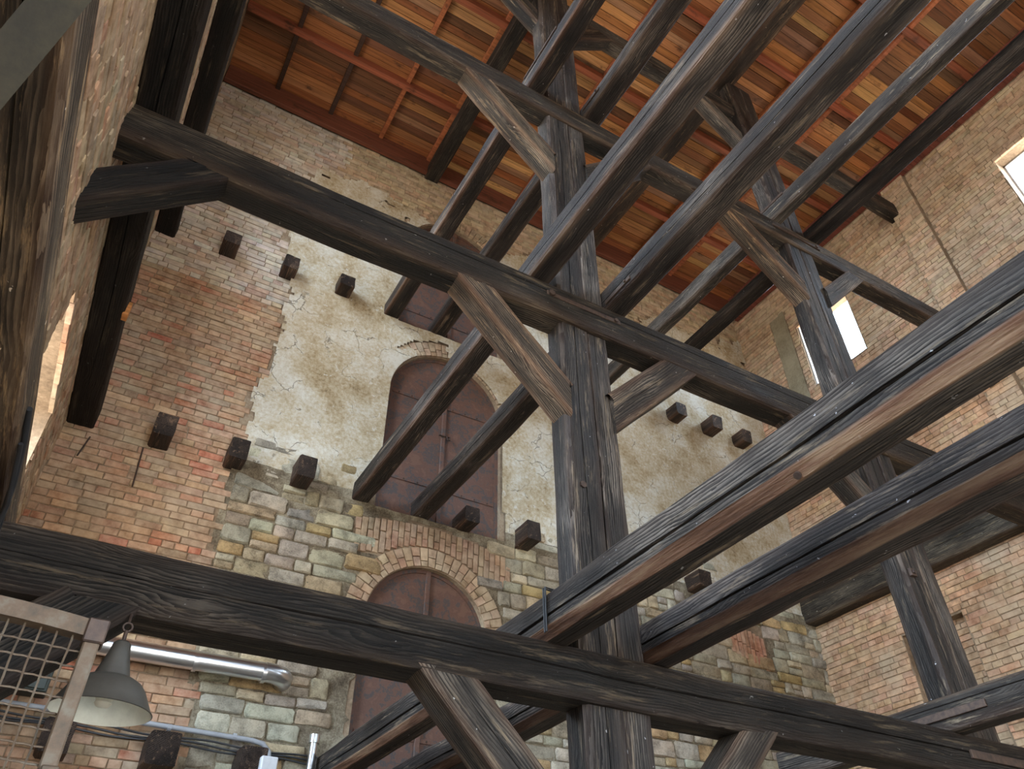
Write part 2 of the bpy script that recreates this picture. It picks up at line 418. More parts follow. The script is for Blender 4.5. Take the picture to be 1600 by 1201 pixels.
# ------------------------------------------------------------------ the timber frame
# girders (along x); side 3 faces the camera
def girder(z0, z1, y0, y1, label, tone, checks, x0=XL-0.05, x1=XR+0.05, **k):
    return timber('girder', (x0, (y0+y1)/2, (z0+z1)/2), (x1, (y0+y1)/2, (z0+z1)/2), y1-y0, z1-z0, tone=tone, checks=checks, label=label, group='great cross girders of the frame', **k)
G1 = girder(1.355, Z1, 3.50, 3.73, 'lowest black girder crossing the whole picture bottom above the lamp', (0.5, 0.48, 0.46), [(3, 0.45, 0.006, 0.03, 0.02, 0.75), (0, 0.4, 0.003, 0.02, 0.1, 0.9)], wcol=(0.12, 0.05, 0.05, 0.1), wane=(0.01, 0.01, 0.015, 0.02))
G2 = girder(4.27, Z2, 3.50, 3.72, 'second girder up, resting its left end on a wall brace', (0.55, 0.51, 0.46), [(3, 0.30, 0.005, 0.03, 0.01, 0.98)], wcol=(0.22, 0.1, 0.1, 0.1), wane=(0.02, 0.015, 0.02, 0.02))
G3 = girder(7.30, Z3, 3.50, 3.71, 'third girder up, carrying the joists just below the roof space', MID, [(3, 0.5, 0.003, 0.02, 0.5, 0.98)], wcol=(0.2, 0.1, 0.1, 0.1))
G4 = girder(10.28, 10.56, 3.60, 3.80, 'topmost girder under the roof, its end let into the right wall', MID, [])

# posts: two timbers bolted side by side
def post(xa, xs, xb, label):
    e = thing('timber_post', ((xa+xb)/2, 3.63, H0), label, 'post', 'double timber posts of the frame')
    for (a, b_, s) in ((xa, xs, 0), (xs+0.006, xb, 1)):
        timber('post_timber', ((a+b_)/2, 3.635, H0), ((a+b_)/2, 3.635, 11.12), b_-a, 0.20, up=(0, -1, 0), tone=(1.0, 1.0, 1.04), parent=e,
               wane=(0.02, 0.02, 0.035 if s == 0 else 0.012, 0.012), wcol=(0.1,)*4, rough=0.008, bow=0.012,
               checks=[(2, 0.5, 0.004, 0.02, 0.05, 0.95)] if s == 0 else [(2, 0.35, 0.002, 0.012, 0.2, 0.8)])
    return e
P1 = post(2.505, 2.765, 2.95, 'big double timber post rising through the centre of the picture')
P2 = post(5.92, 6.15, 6.36, 'double timber post standing at the right in front of the brick wall')

# joists (along y); side 1 is the left face, side 0 the underside
def joist(x0, x1, z0, z1, label, tone=MID, y0=-2.2, y1=YW+0.12, **k):
    k.setdefault('group', 'floor joists beside the posts')
    return timber('floor_joist', ((x0+x1)/2, y0, (z0+z1)/2), ((x0+x1)/2, y1, (z0+z1)/2), x1-x0, z1-z0, tone=tone, label=label, **k)
J1L = joist(2.21, 2.40, Z1, 1.885, 'lowest joist left of the centre post with a long split and brown edge', (1.1, 1.08, 1.1),
            checks=[(1, 0.42, 0.010, 0.05, 0.02, 0.99), (0, 0.4, 0.002, 0.01, 0.1, 0.9)], wane=(0.012, 0.055, 0.02, 0.012), wcol=(0.1, 1.0, 0.05, 0.1))
J1R = joist(2.93, 3.13, Z1, 1.875, 'lowest joist right of the centre post with a wavy rounded edge', (1.05, 1.02, 1.08),
            checks=[(1, 0.45, 0.008, 0.04, 0.02, 0.99)], wane=(0.02, 0.075, 0.03, 0.012), wcol=(0.2, 0.55, 0.05, 0.1), bow=0.03)
J2L = joist(2.205, 2.40, Z2, 4.86, 'middle level joist left of the centre post', (1.0, 0.98, 1.02), checks=[(1, 0.5, 0.004, 0.03, 0.05, 0.98)], wcol=(0.1, 0.4, 0.05, 0.1))
J2R = joist(2.97, 3.17, Z2, 4.86, 'middle level joist right of the centre post', (1.0, 0.98, 1.02), checks=[(1, 0.45, 0.004, 0.03, 0.05, 0.98)])
J3L = joist(2.25, 2.46, Z3, 7.82, 'upper level joist left of the centre post', (1.05, 1, 1.02), checks=[(1, 0.6, 0.003, 0.02, 0.05, 0.98)], wcol=(0.1, 0.5, 0.05, 0.1))
J3R = joist(2.97, 3.19, Z3, 7.82, 'upper level joist right of the centre post', (1.05, 1, 1.02), checks=[(1, 0.55, 0.004, 0.02, 0.05, 0.98)])
J3PL = joist(5.76, 5.915, Z3, 7.86, 'upper level joist left of the right-hand post', GREY, checks=[])
J3PR = joist(6.36, 6.57, Z3, 7.76, 'uppermost long dark joist beside the right brick wall edge', (0.62, 0.64, 0.72), checks=[(1, 0.7, 0.003, 0.02, 0.05, 0.98)], wane=(0.02, 0.03, 0.04, 0.02))
J1PL = joist(5.74, 5.90, Z1, 1.885, 'grey joist end with an iron strap at the lower right corner', GREY, y1=5.2, checks=[(1, 0.75, 0.003, 0.02, 0.1, 0.9)])
JW1 = joist(-0.76, -0.425, Z1, 1.835, 'thick near timber running up the left edge of the picture', (2.3, 1.95, 1.55), checks=[(0, 0.3, 0.004, 0.02, 0.05, 0.9), (1, 0.6, 0.003, 0.02, 0.1, 0.9)], wcol=(0.1, 0.3, 0.1, 0.1), group='wall joists along the side walls')
JW2 = joist(-0.79, -0.535, Z2, 4.87, 'black wall joist lying along the left wall over the braced girder', BLACK, checks=[(0, 0.5, 0.004, 0.02, 0.1, 0.95)], group='wall joists along the side walls')
JW3 = joist(-0.79, -0.56, Z3, 7.82, 'charred upper wall joist near the top left corner', BLACK, rough=0.012, checks=[], group='wall joists along the side walls')
JWR = joist(9.40, XR+0.03, Z2, 4.99, 'wall joist lying along the right brick wall', (1.15, 1.12, 1.0), y0=-4.8, checks=[(1, 0.6, 0.003, 0.02, 0.1, 0.9)], group='wall joists along the side walls')
RP1 = timber('roof_purlin', (2.75, -4.6, 11.24), (2.75, YW+0.1, 11.24), 0.24, 0.24, tone=DARK, label='dark roof purlin over the centre post ending high in the far wall', group='roof purlins on the posts')
RP2 = timber('roof_purlin', (5.92, -4.6, 11.24), (5.92, YW+0.1, 11.24), 0.28, 0.24, tone=(1.25, 1.05, 0.9), rough=0.014, label='rough brown roof purlin over the right-hand post', group='roof purlins on the posts')

# knee braces: 45 degree struts between a post (or wall) face and a girder underside
def brace(xp, side, zg, lo, hi, label, tone=MID, y0=3.50, y1=3.70, w_extra=0.0):
    """meets the vertical face x = xp between zg-lo and zg-hi (lo > hi) and the girder underside zg"""
    run = (lo+hi)/2; wd = (lo-hi)/math.sqrt(2) + w_extra
    a = Vector((xp - side*0.03, (y0+y1)/2, zg-run-0.03)); b_ = Vector((xp + side*(run+0.03), (y0+y1)/2, zg+0.03))
    return timber('knee_brace', a, b_, y1-y0, wd, tone=tone, cut0=1.0, cut1=-1.0, label=label, cat='brace', group='knee braces under the girders', bow=0.004,
                  wane=(0.012,)*4, wcol=(0.25,)*4, checks=[(3 if side > 0 else 1, 0.5, 0.002, 0.01, 0.15, 0.85)], step=0.07, occ=False)
WB = (1.5, 1.3, 1.1)
brace(2.505, -1, 1.355, 0.99, 0.66, 'knee brace left of the centre post below the lowest girder', MID)
brace(2.95, 1, 1.355, 0.95, 0.66, 'knee brace right of the centre post below the lowest girder', MID)
brace(2.505, -1, 4.27, 0.91, 0.59, 'broad knee brace left of the centre post below the second girder', WB)
brace(2.95, 1, 4.27, 0.92, 0.54, 'knee brace right of the centre post below the second girder', (1.15, 1.08, 1.02))
brace(2.505, -1, 7.30, 0.97, 0.66, 'knee brace left of the centre post below the third girder', (1.5, 1.35, 1.15))
brace(2.95, 1, 7.30, 0.90, 0.60, 'knee brace right of the centre post below the third girder', MID)
brace(5.92, -1, 4.27, 0.95, 0.66, 'knee brace left of the right-hand post below the second girder', MID)
brace(5.92, -1, 7.30, 0.97, 0.66, 'knee brace left of the right-hand post below the third girder', (1.6, 1.35, 1.1))
brace(6.36, 1, 7.30, 0.90, 0.58, 'short knee brace right of the right-hand post below the third girder', GREY)
brace(2.505, -1, 10.28, 0.75, 0.45, 'knee brace left of the centre post below the topmost girder', MID, 3.60, 3.78)
brace(2.95, 1, 10.28, 0.75, 0.45, 'knee brace right of the centre post below the topmost girder', MID, 3.60, 3.78)
brace(5.92, -1, 10.28, 0.78, 0.48, 'knee brace left of the right-hand post below the topmost girder', GREY, 3.60, 3.78)
brace(XL, 1, 4.27, 0.70, 0.38, 'black knee brace between the left wall and the second girder', BLACK)
brace(XL, 1, 1.355, 0.98, 0.62, 'black knee brace behind the wire cage under the lowest girder', BLACK)

# sawn-off joist ends in the far wall
def stub(x, z, label, w=0.2, h=0.22, L_=0.30, tone=(1.15, 0.95, 0.88), grp='sawn joist ends of the middle row'):
    timber('joist_stub', (x, YW-L_+U(-.02, .02), z+h/2), (x, YW+0.15, z+h/2), w, h, tone=tone, label=label, cat='beam end', group=grp, step=0.06, wane=(0.012, 0.02, 0.02, 0.012), occ=False, cut0=U(-.1, .1))
g2n = 'sawn joist ends of the middle row'; g3n = 'sawn joist ends of the upper row'; g1n = 'sawn joist ends of the lower row'
stub(0.09, Z2-0.02, 'leftmost sawn joist end of the middle row on the brick', 0.2, 0.25, 0.30)
stub(0.85, Z2-0.02, 'second sawn joist end of the middle row from the left', 0.19, 0.24, 0.28)
stub(1.58, Z2-0.04, 'third sawn joist end of the middle row, beside the whole joist', 0.2, 0.26, 0.30)
stub(3.62, Z2-0.02, 'sawn joist end poking out below the middle iron shutter', 0.19, 0.2, 0.28)
stub(4.45, Z2-0.05, 'sawn joist end just right of the middle shutter, near the centre post', 0.19, 0.26, 0.34)
stub(7.22, Z2, 'single sawn joist end of the middle row between the two lowest joists', 0.22, 0.23, 0.3)
stub(0.09, Z3+0.02, 'leftmost sawn joist end of the upper row', 0.2, 0.2, 0.26, grp=g3n)
stub(0.87, Z3+0.02, 'second sawn joist end of the upper row from the left', 0.19, 0.2, 0.26, grp=g3n)
stub(1.63, Z3+0.04, 'third sawn joist end of the upper row from the left', 0.2, 0.21, 0.3, grp=g3n)
BR = (1.5, 1.2, 1.05)
stub(7.37, Z3+0.04, 'leftmost of three brown joist ends right of the centre post', 0.21, 0.24, 0.32, BR, 'brown joist ends right of the post')
stub(8.13, Z3+0.04, 'middle one of three brown joist ends right of the centre post', 0.21, 0.24, 0.32, BR, 'brown joist ends right of the post')
stub(8.82, Z3+0.02, 'rightmost of three brown joist ends right of the centre post', 0.2, 0.24, 0.3, BR, 'brown joist ends right of the post')
stub(0.10, Z1-0.02, 'sawn joist end seen through the wire cage', 0.22, 0.24, 0.28, grp=g1n)
stub(0.88, Z1-0.02, 'sawn joist end under the cables, right of the lamp', 0.24, 0.25, 0.30, grp=g1n)
stub(1.62, Z1-0.02, 'sawn joist end beside the pale junction box', 0.22, 0.24, 0.28, grp=g1n)
e = timber('joist_stub', (XR-0.28, 3.55, 6.62), (XR+0.1, 3.55, 6.62), 0.16, 0.16, tone=GREY, label='small broken timber end sticking out of the right brick wall', cat='beam end', step=0.06, rough=0.012, occ=False)

# ironwork on the timbers
def strap(parent, a, b_, name='strap', mat='iron'):
    mb = MB(); mb.box(a, b_, bev=0.003); mb.build(name, M[mat], parent)
def bolt(parent, p, d, r=0.018, n=6, L_=0.018, name='bolt'):
    mb = MB(); p = Vector(p); mb.tube([p, p+Vector(d)*L_], r, n); mb.build(name, M['iron'], parent)
strap(G2, (2.36, 3.484, 4.47), (3.08, 3.502, 4.515)); bolt(G2, (2.40, 3.485, 4.49), (0, -1, 0), 0.03); bolt(G2, (3.03, 3.485, 4.49), (0, -1, 0), 0.02)
strap(G3, (5.72, 3.484, 7.45), (6.52, 3.502, 7.50)); bolt(G3, (6.46, 3.485, 7.475), (0, -1, 0), 0.024)
strap(J1PL, (5.722, 3.18, 1.73), (5.742, 3.80, 1.785)); strap(J3PL, (5.744, 3.25, 7.82), (5.762, 3.62, 7.86)); strap(J2R, (2.952, 3.16, 4.66), (2.972, 3.50, 4.70))
bolt(J2R, (2.955, 3.22, 4.68), (-1, 0, 0), 0.012); strap(G1, (5.85, 3.482, 1.47), (6.6, 3.502, 1.53))
strap(J3R, (2.952, 3.2, 7.70), (2.972, 3.5, 7.735)); bolt(J3R, (2.955, 3.24, 7.717), (-1, 0, 0), 0.012); strap(J3L, (2.232, 2.9, 7.79), (2.252, 3.55, 7.815))
strap(P2, (5.965, 3.505, 2.93), (6.035, 3.538, 3.0), 'washer_plate'); bolt(P2, (6.0, 3.508, 2.965), (0, -1, 0), 0.02); bolt(P1, (2.60, 3.535, 2.78), (0, -1, 0), 0.026)
bolt(J1L, (2.245, 1.62, 1.66), (-0.7, 0, -0.7), 0.016, 10, 0.025); bolt(J1L, (2.225, 0.92, 1.70), (-0.7, 0, -0.7), 0.02, 10, 0.01, 'bolt_hole')
mb = MB(); mb.tube([(2.19, 3.42, 1.645), (2.188, 3.42, 1.90), (2.30, 3.43, 1.90)], 0.006, 6); mb.tube([(2.19, 3.40, 1.645), (2.188, 3.40, 1.90), (2.30, 3.41, 1.90)], 0.006, 6); mb.build('cable_tie', M['cable'], J1L)
mb = MB(); mb.box((-0.545, 5.55, 4.60), (-0.50, 5.64, 4.75), (0.5, 0.2, 0.06), 0.004); mb.build('wood_block', M['plank'], JW2)
mb = MB(); mb.tube([(-0.415, 2.75, 1.72), (-0.405, 2.9, 1.68), (-0.40, 3.1, 1.60), (-0.42, 3.45, 1.50), (-0.45, 3.48, 1.38)], 0.012, 8)
mb.tube([(-0.41, 2.9, 1.66), (-0.40, 3.2, 1.56), (-0.44, 3.45, 1.40), (-0.5, 3.47, 1.2)], 0.009, 8)
tag(mb.build('black_cable', M['cable'], smooth=60), 'black cables looped beside the near left timber above the lowest girder', 'cable')

# ------------------------------------------------------------------ walls
def wall_mesh(P, outer, holes, thick):
    """front and back skins with holes, and the jambs between"""
    mb = MB()
    loops = [outer] + holes
    flat = [p for l in loops for p in l]
    tris = tessellate_polygon([[Vector((u, v, 0)) for (u, v) in l] for l in loops])
    mb.add([P(u, v, 0) for (u, v) in flat], [tuple(t) for t in tris]); mb.add([P(u, v, -thick) for (u, v) in flat], [tuple(t) for t in tris])
    for l in loops:
        for i in range(len(l)):
            (a, b_), (c, d) = l[i], l[(i+1) % len(l)]
            mb.poly([P(a, b_, 0), P(c, d, 0), P(c, d, -thick), P(a, b_, -thick)])
    return mb
def arch(cx, r, z0, zs, n=20):
    return [(cx-r, z0), (cx+r, z0)] + [(cx + r*math.cos(math.pi*k/n), zs + r*math.sin(math.pi*k/n)) for k in range(n+1)]
def rect(a, b_, c, d): return [(a, c), (b_, c), (b_, d), (a, d)]
PF = lambda u, v, d: (u, YW-d, v)
PR = lambda u, v, d: (XR-d, u, v)
PL = lambda u, v, d: (XL+d, u, v)
PBk = lambda u, v, d: (u, YB+d, v)
NICHE = (5.2, 6.10, 1.0, 4.02)
ARCH = [(3.25, 0.73, -0.4, 3.30), (3.32, 0.83, 4.62, 6.42), (3.30, 0.82, 7.60, 9.30)]      # cx, r, sill, springing
TOP = 11.75
w_far = wall_mesh(PF, rect(XL-0.95, XR+0.5, H0, TOP), [arch(*a) for a in ARCH], 0.5).build('wall_far', M['mortar'])
tag(w_far, 'far wall of brick, plaster and rubble stone with three iron shutters', 'wall', kind='structure')
w_r = wall_mesh(PR, rect(YB-0.3, YW, H0, TOP), [rect(*w) for w in WIN_R] + [rect(*NICHE)], 0.30).build('wall_right', M['mortar'])
tag(w_r, 'right-hand brick wall with small bright windows', 'wall', kind='structure')
w_l = wall_mesh(PL, rect(YB-0.3, YW, H0, TOP), [rect(*w) for w in WIN_L], 0.9).build('wall_left', M['mortar'])
tag(w_l, 'left-hand brick wall seen at a steep angle', 'wall', kind='structure')
w_b = wall_mesh(PBk, rect(XL-0.95, XR+0.5, H0, TOP), [rect(*w) for w in WIN_B], 0.4).build('wall_back', M['mortar'])
tag(w_b, 'brick wall behind the viewer with an added doorway and two windows letting daylight in', 'wall', kind='structure')
mb = MB(); mb.box((XL-0.95, YB-0.4, H0-0.2), (XR+0.5, YW+0.5, H0)); tag(mb.build('floor', M['floor']), 'worn stone floor below the frame', 'floor', kind='structure')

def window(n, y0, y1, z0, z1):
    e = bpy.data.objects.new('window_%d' % n, None); COL.objects.link(e); e.location = (XR+0.3, (y0+y1)/2, z0); MW[e.name] = Matrix.Translation(e.location)
    tag(e, 'bright window high in the right wall %s' % ('at the picture edge' if n == 1 else 'behind the right-hand post'), 'window', kind='structure')
    mb = MB(); t = 0.025; dx = 0.17 if n == 1 else -0.03; x0, x1 = XR+0.06+dx, XR+0.12+dx
    mb.box((x0, y0-.01, z0-.01), (x1, y0+t, z1+.01)); mb.box((x0, y1-t, z0-.01), (x1, y1+.01, z1+.01)); mb.box((x0, y0, z0-.01), (x1, y1, z0+t)); mb.box((x0, y0, z1-t), (x1, y1, z1+.01))
    mb.build('window_frame', M['frame'], e)
    mb = MB(); mb.box((XR+0.085+dx, y0+t, z0+t), (XR+0.095+dx, y1-t, z1-t)); mb.build('pane', M['glass'], e)
window(1, *WIN_R[0]); window(2, *WIN_R[1])

# --- bricks, stones and plaster
BRK0 = [lin(168, 118, 88), lin(178, 130, 98), lin(160, 108, 82), lin(186, 142, 110), lin(150, 112, 92), lin(172, 134, 108), lin(176, 106, 78), lin(192, 156, 124), lin(142, 120, 104)]
BRK = [tuple(a*0.55+b_*0.45 for a, b_ in zip(c, lin(176, 152, 124))) for c in BRK0]
def brick_cells(u0, u1, v0, v1, ok, soft=None, course=0.078, blen=0.255):
    """running bond with header courses; ok cuts bricks off cleanly, soft only asks for the middle of the brick"""
    out = []; r = 0; v = v0
    while v < v1:
        hd = (r % 5 == 3); u = u0 - U(0, 0.25); cv = v+course/2
        while u < u1:
            w = (0.125 if hd else blen)*U(0.88, 1.1)
            a, b_ = max(u, u0), min(u+w, u1); u += w
            if b_-a < 0.04: continue
            if soft is not None and not soft((a+b_)/2, cv): continue
            n = 12; run = best = None
            for k in range(n+1):
                if ok(a+(b_-a)*k/n, cv):
                    run = (k if run is None else run[0], k) if run is None else (run[0], k)
                    if best is None or run[1]-run[0] > best[1]-best[0]: best = run
                else: run = None
            if best is None: continue
            a, b_ = a+(b_-a)*best[0]/n, a+(b_-a)*best[1]/n
            if b_-a > 0.04: out.append(((a+b_)/2, cv, b_-a-0.008, course-0.009+U(-.004, .003)))
        v += course; r += 1
    return out
def brick_geo(mb, P, c, col, proud):
    u, v, w, h = c; j = lambda s=0.004: U(-s, s); e = 0.005
    co = [(u-w/2+j(), v-h/2+j()), (u+w/2+j(), v-h/2+j()), (u+w/2+j(), v+h/2+j()), (u-w/2+j(), v+h/2+j())]
    fr = [(u+(a-u)*(1-2*e/w), v+(b_-v)*(1-2*e/h)) for (a, b_) in co]
    dv = [proud+j(0.003) for _ in range(4)]
    mb.add([P(a, b_, -0.03) for a, b_ in co] + [P(a, b_, d-0.004) for (a, b_), d in zip(co, dv)] + [P(a, b_, d) for (a, b_), d in zip(fr, dv)],
           [(0, 1, 5, 4), (1, 2, 6, 5), (2, 3, 7, 6), (3, 0, 4, 7), (4, 5, 9, 8), (5, 6, 10, 9), (6, 7, 11, 10), (7, 4, 8, 11), (8, 9, 10, 11)], col)
def lay_bricks(P, cells, wall, colour, proud=lambda u, v: U(0.006, 0.018), name='brick', cap=300):
    sel = pick(cells, lambda c: P(c[0], c[1], 0.02), lambda c: c[2], cap)
    rest = MB(); nrest = 0
    for i, c in enumerate(cells):
        col = colour(c[0], c[1])
        if i in sel:
            mb = MB(); brick_geo(mb, P, c, col, proud(c[0], c[1])); mb.build(name, M['brick'], wall)
        else:
            brick_geo(rest, P, c, col, proud(c[0], c[1])); nrest += 1
    if nrest: tag(rest.build('brickwork', M['brick'], wall), kind='stuff')
def vary(c, s=0.18):
    k = 1+U(-s, s); return tuple(max(0, x*k*(1+U(-0.05, 0.05))) for x in c)
def lerp3(a, b_, t): return tuple(x+(y-x)*t for x, y in zip(a, b_))

BND = [(1.6, 1.06), (2.2, 1.06), (2.68, 0.90), (3.7, 0.86), (4.55, 0.85), (4.91, 0.95), (5.6, 0.87), (6.0, 0.93), (6.7, 1.0), (7.62, 0.95), (8.0, 0.76), (9.0, 0.83), (9.6, 0.9)]
def bound(z):
    if z <= BND[0][0]: return BND[0][1]
    for (a, x), (b_, y) in zip(BND, BND[1:]):
        if z <= b_: return x + (y-x)*(z-a)/(b_-a)
    return BND[-1][1]
def far_zone(x, z):
    """'brick', 'stone' or 'plaster' on the far wall"""
    n = fbm(x*2.2, z*2.2, 3.0, 4)
    zt = 10.15 + 0.45*fbm(x*0.9, 5.0, 2.0, 3)
    if z > zt: return 'brick'
    if x < bound(z) + (0.10 if z > 4.6 else 0.02)*n: return 'brick'
    if z > 9.0 and n > 0.42: return 'brick'
    if z < 4.66 + 0.1*n: return 'stone'
    return 'plaster'
def in_arch(x, z, m=0.0):
    for cx, r, z0, zs in ARCH:
        if z0-m < z < zs and abs(x-cx) < r+m: return True
        if z >= zs and (x-cx)**2 + (z-zs)**2 < (r+m)**2: return True
    return False
def arch_band(x, z):
    """brick rings and the relieving arch of the lowest shutter"""
    for cx, r, z0, zs in ARCH:
        if z >= zs-0.25 and (x-cx)**2 + (z-zs)**2 < (r+0.24)**2: return True
        if z0 < z < zs and abs(x-cx) < r+0.08: return True
    if 2.30 < x < 4.32 and 4.05 < z < 4.56 - 0.13*((x-3.2)/1.0)**2: return True
    if 7.8 < x < 8.5 and 3.9 < z < 4.4: return True
    return False
cells = brick_cells(XL, XR, 0.6, 11.2, lambda x, z: not arch_band(x, z) and not in_arch(x, z, 0.03), lambda x, z: far_zone(x, z) == 'brick')
def far_col(x, z):
    c = rnd.choice(BRK)
    if z > 7.1 and x < 1.3: c = lerp3(c, lin(206, 200, 190), U(0.3, 0.95))      # remains of whitewash
    elif z > 9: c = lerp3(c, lin(196, 178, 146), U(0.25, 0.85))
    elif rnd.random() < 0.07: c = lin(170, 108, 84)
    return vary(c)
lay_bricks(PF, cells, w_far, far_col)

# voussoirs
def wedge(mb, a0, a1, cx, cz, r0, r1, col, d=0.018):
    g = 0.006
    pts = []
    for (rr, aa) in ((r0, a0+g/r0), (r0, a1-g/r0), (r1, a1-g/r1), (r1, a0+g/r1)): pts.append((cx+rr*math.cos(aa), cz+rr*math.sin(aa)))
    mb.add([PF(u, v, -0.03) for u, v in pts] + [PF(u+U(-.003, .003), v+U(-.003, .003), d+U(-.005, .006)) for u, v in pts], [(0, 1, 5, 4), (1, 2, 6, 5), (2, 3, 7, 6), (3, 0, 4, 7), (4, 5, 6, 7)], col)
for ai, (cx, r, z0, zs) in enumerate(ARCH):
    n = int(math.pi*r/0.082)
    for k in range(n):
        a0, a1 = math.pi*k/n, math.pi*(k+1)/n
        cut = r+0.012+0.10*(0.6+0.5*(k % 2)); rs = [(r+0.012, cut), (cut+0.01, r+0.235)]
        for (q0, q1) in rs:
            mb = MB(); wedge(mb, a0, a1, cx, zs, q0, q1, vary(lerp3(rnd.choice(BRK), lin(176, 158, 130), 0.35 if ai == 0 else 0.6)), 0.02 if ai == 0 else 0.03); mb.build('arch_brick', M['brick'], w_far)
for k in range(27):                       # relieving arch: bricks on end, two to a file
    x = 2.34 + k*0.0735
    lift = -0.13*((x-3.2)/1.0)**2; zt = 4.54 + lift; zb = 4.08 + lift*0.55 if abs(x-3.2) > 0.75 else max(4.06, 3.30+math.sqrt(max(0, 0.985**2-(x-3.25)**2))-0.0)
    zb = min(zb, zt-0.2); sp = zb + (zt-zb)*(0.36 if k % 2 else 0.63); sl = 0.02*(x-3.25)
    for (a, b_) in ((zb, sp-0.005), (sp+0.005, zt)):
        mb = MB(); xs = x + sl*(a-zb)
        brick_geo(mb, PF, (x+sl*((a+b_)/2-4.1)*3, (a+b_)/2, 0.063, b_-a), vary(lerp3(rnd.choice(BRK), lin(150, 120, 100), 0.4)), U(0.012, 0.024)); mb.build('arch_brick', M['brick'], w_far)
for k in range(9):                        # the end of a second relieving arch behind the lowest right joist
    x = 7.82 + k*0.074; lift = -0.02*k
    for (a, b_) in ((3.92+lift, 4.12+lift), (4.13+lift, 4.38+lift)):
        mb = MB(); brick_geo(mb, PF, (x, (a+b_)/2, 0.062, b_-a), vary(lin(176, 124, 98)), U(0.012, 0.024)); mb.build('arch_brick', M['brick'], w_far)

# rubble stones
STN = [lin(158, 153, 140), lin(166, 160, 144), lin(150, 146, 136), lin(172, 158, 128), lin(182, 150, 100), lin(168, 150, 120), lin(174, 168, 152), lin(148, 138, 122), lin(184, 174, 150), lin(160, 152, 136)]
def stone_cells():
    out = []; z = 0.75
    while z < 5.5:
        h = U(0.10, 0.21); x = bound(z)+0.05
        while x < XR:
            w = U(0.14, 0.52)*(0.7 if h < 0.12 else 1.0)
            cx, cz = x+w/2, z+h/2 + 0.02*math.sin(x*3)
            if z > 4.7: keep = rnd.random() < 0.75 - 0.8*(z-4.7)
            else: keep = True
            if keep and x > bound(cz)+0.01  and not arch_band(cx, cz) and not in_arch(x, cz, 0.09) and not in_arch(x+w, cz, 0.09) and not in_arch(cx, cz, 0.09):
                if h > 0.15 and w < 0.3 and rnd.random() < 0.4: out += [(cx, cz-h/4, w, h/2), (cx, cz+h/4, w, h/2)]
                else: out.append((cx, cz, w, h))
            x += w
        z += h
    return out
def stone_geo(mb, c, col):
    u, v, w, h = c; g = 0.004; a, b_ = w/2-g, h/2-g; base = []
    for (sx, sy) in ((-1, -1), (1, -1), (1, 1), (-1, 1)):
        k = U(0.08, 0.42)*min(a, b_); k2 = U(0.08, 0.42)*min(a, b_)
        p, q = (sx*(a-k), sy*b_*U(0.93, 1.04)), (sx*a*U(0.96, 1.02), sy*(b_-k2))
        base += [q, p] if sx*sy > 0 else [p, q]
        if sy*sx > 0: base += [(U(-.3, .3)*a, sy*b_*U(0.9, 1.03))]
        else: base += [(sx*a*U(0.94, 1.02), U(-.3, .3)*b_)]
    n = len(base); dp = U(0.012, 0.045); tx, tz = U(-.06, .06), U(-.12, .12)
    v0 = [PF(u+p, v+q, -0.02) for p, q in base]; v1 = [PF(u+p*0.99, v+q*0.98, dp*0.55) for p, q in base]
    v2 = [PF(u+p-math.copysign(min(abs(p)*0.5, 0.016), p), v+q-math.copysign(min(abs(q)*0.5, 0.013), q), dp+p*tx+q*tz+U(-.004, .005)) for p, q in base]; ctr = [PF(u+U(-.2, .2)*a, v+U(-.2, .2)*b_, dp+U(0, 0.008))]
    f = [(k, (k+1) % n, n+(k+1) % n, n+k) for k in range(n)] + [(n+k, n+(k+1) % n, 2*n+(k+1) % n, 2*n+k) for k in range(n)] + [(2*n+k, 2*n+(k+1) % n, 3*n) for k in range(n)]
    mb.add(v0+v1+v2+ctr, f, col)
sc_ = stone_cells(); sel = pick(sc_, lambda c: PF(c[0], c[1], 0.03), lambda c: math.sqrt(c[2]*c[3]), 300); rest = MB()
for i, c in enumerate(sc_):
    col = vary(lerp3(rnd.choice(STN), lin(164, 152, 130), 0.35), 0.14)
    if i in sel: mb = MB(); stone_geo(mb, c, col); mb.build('stone', M['stone'], w_far, smooth=50)
    else: stone_geo(rest, c, col)
tag(rest.build('rubble', M['stone'], w_far, smooth=50), kind='stuff')

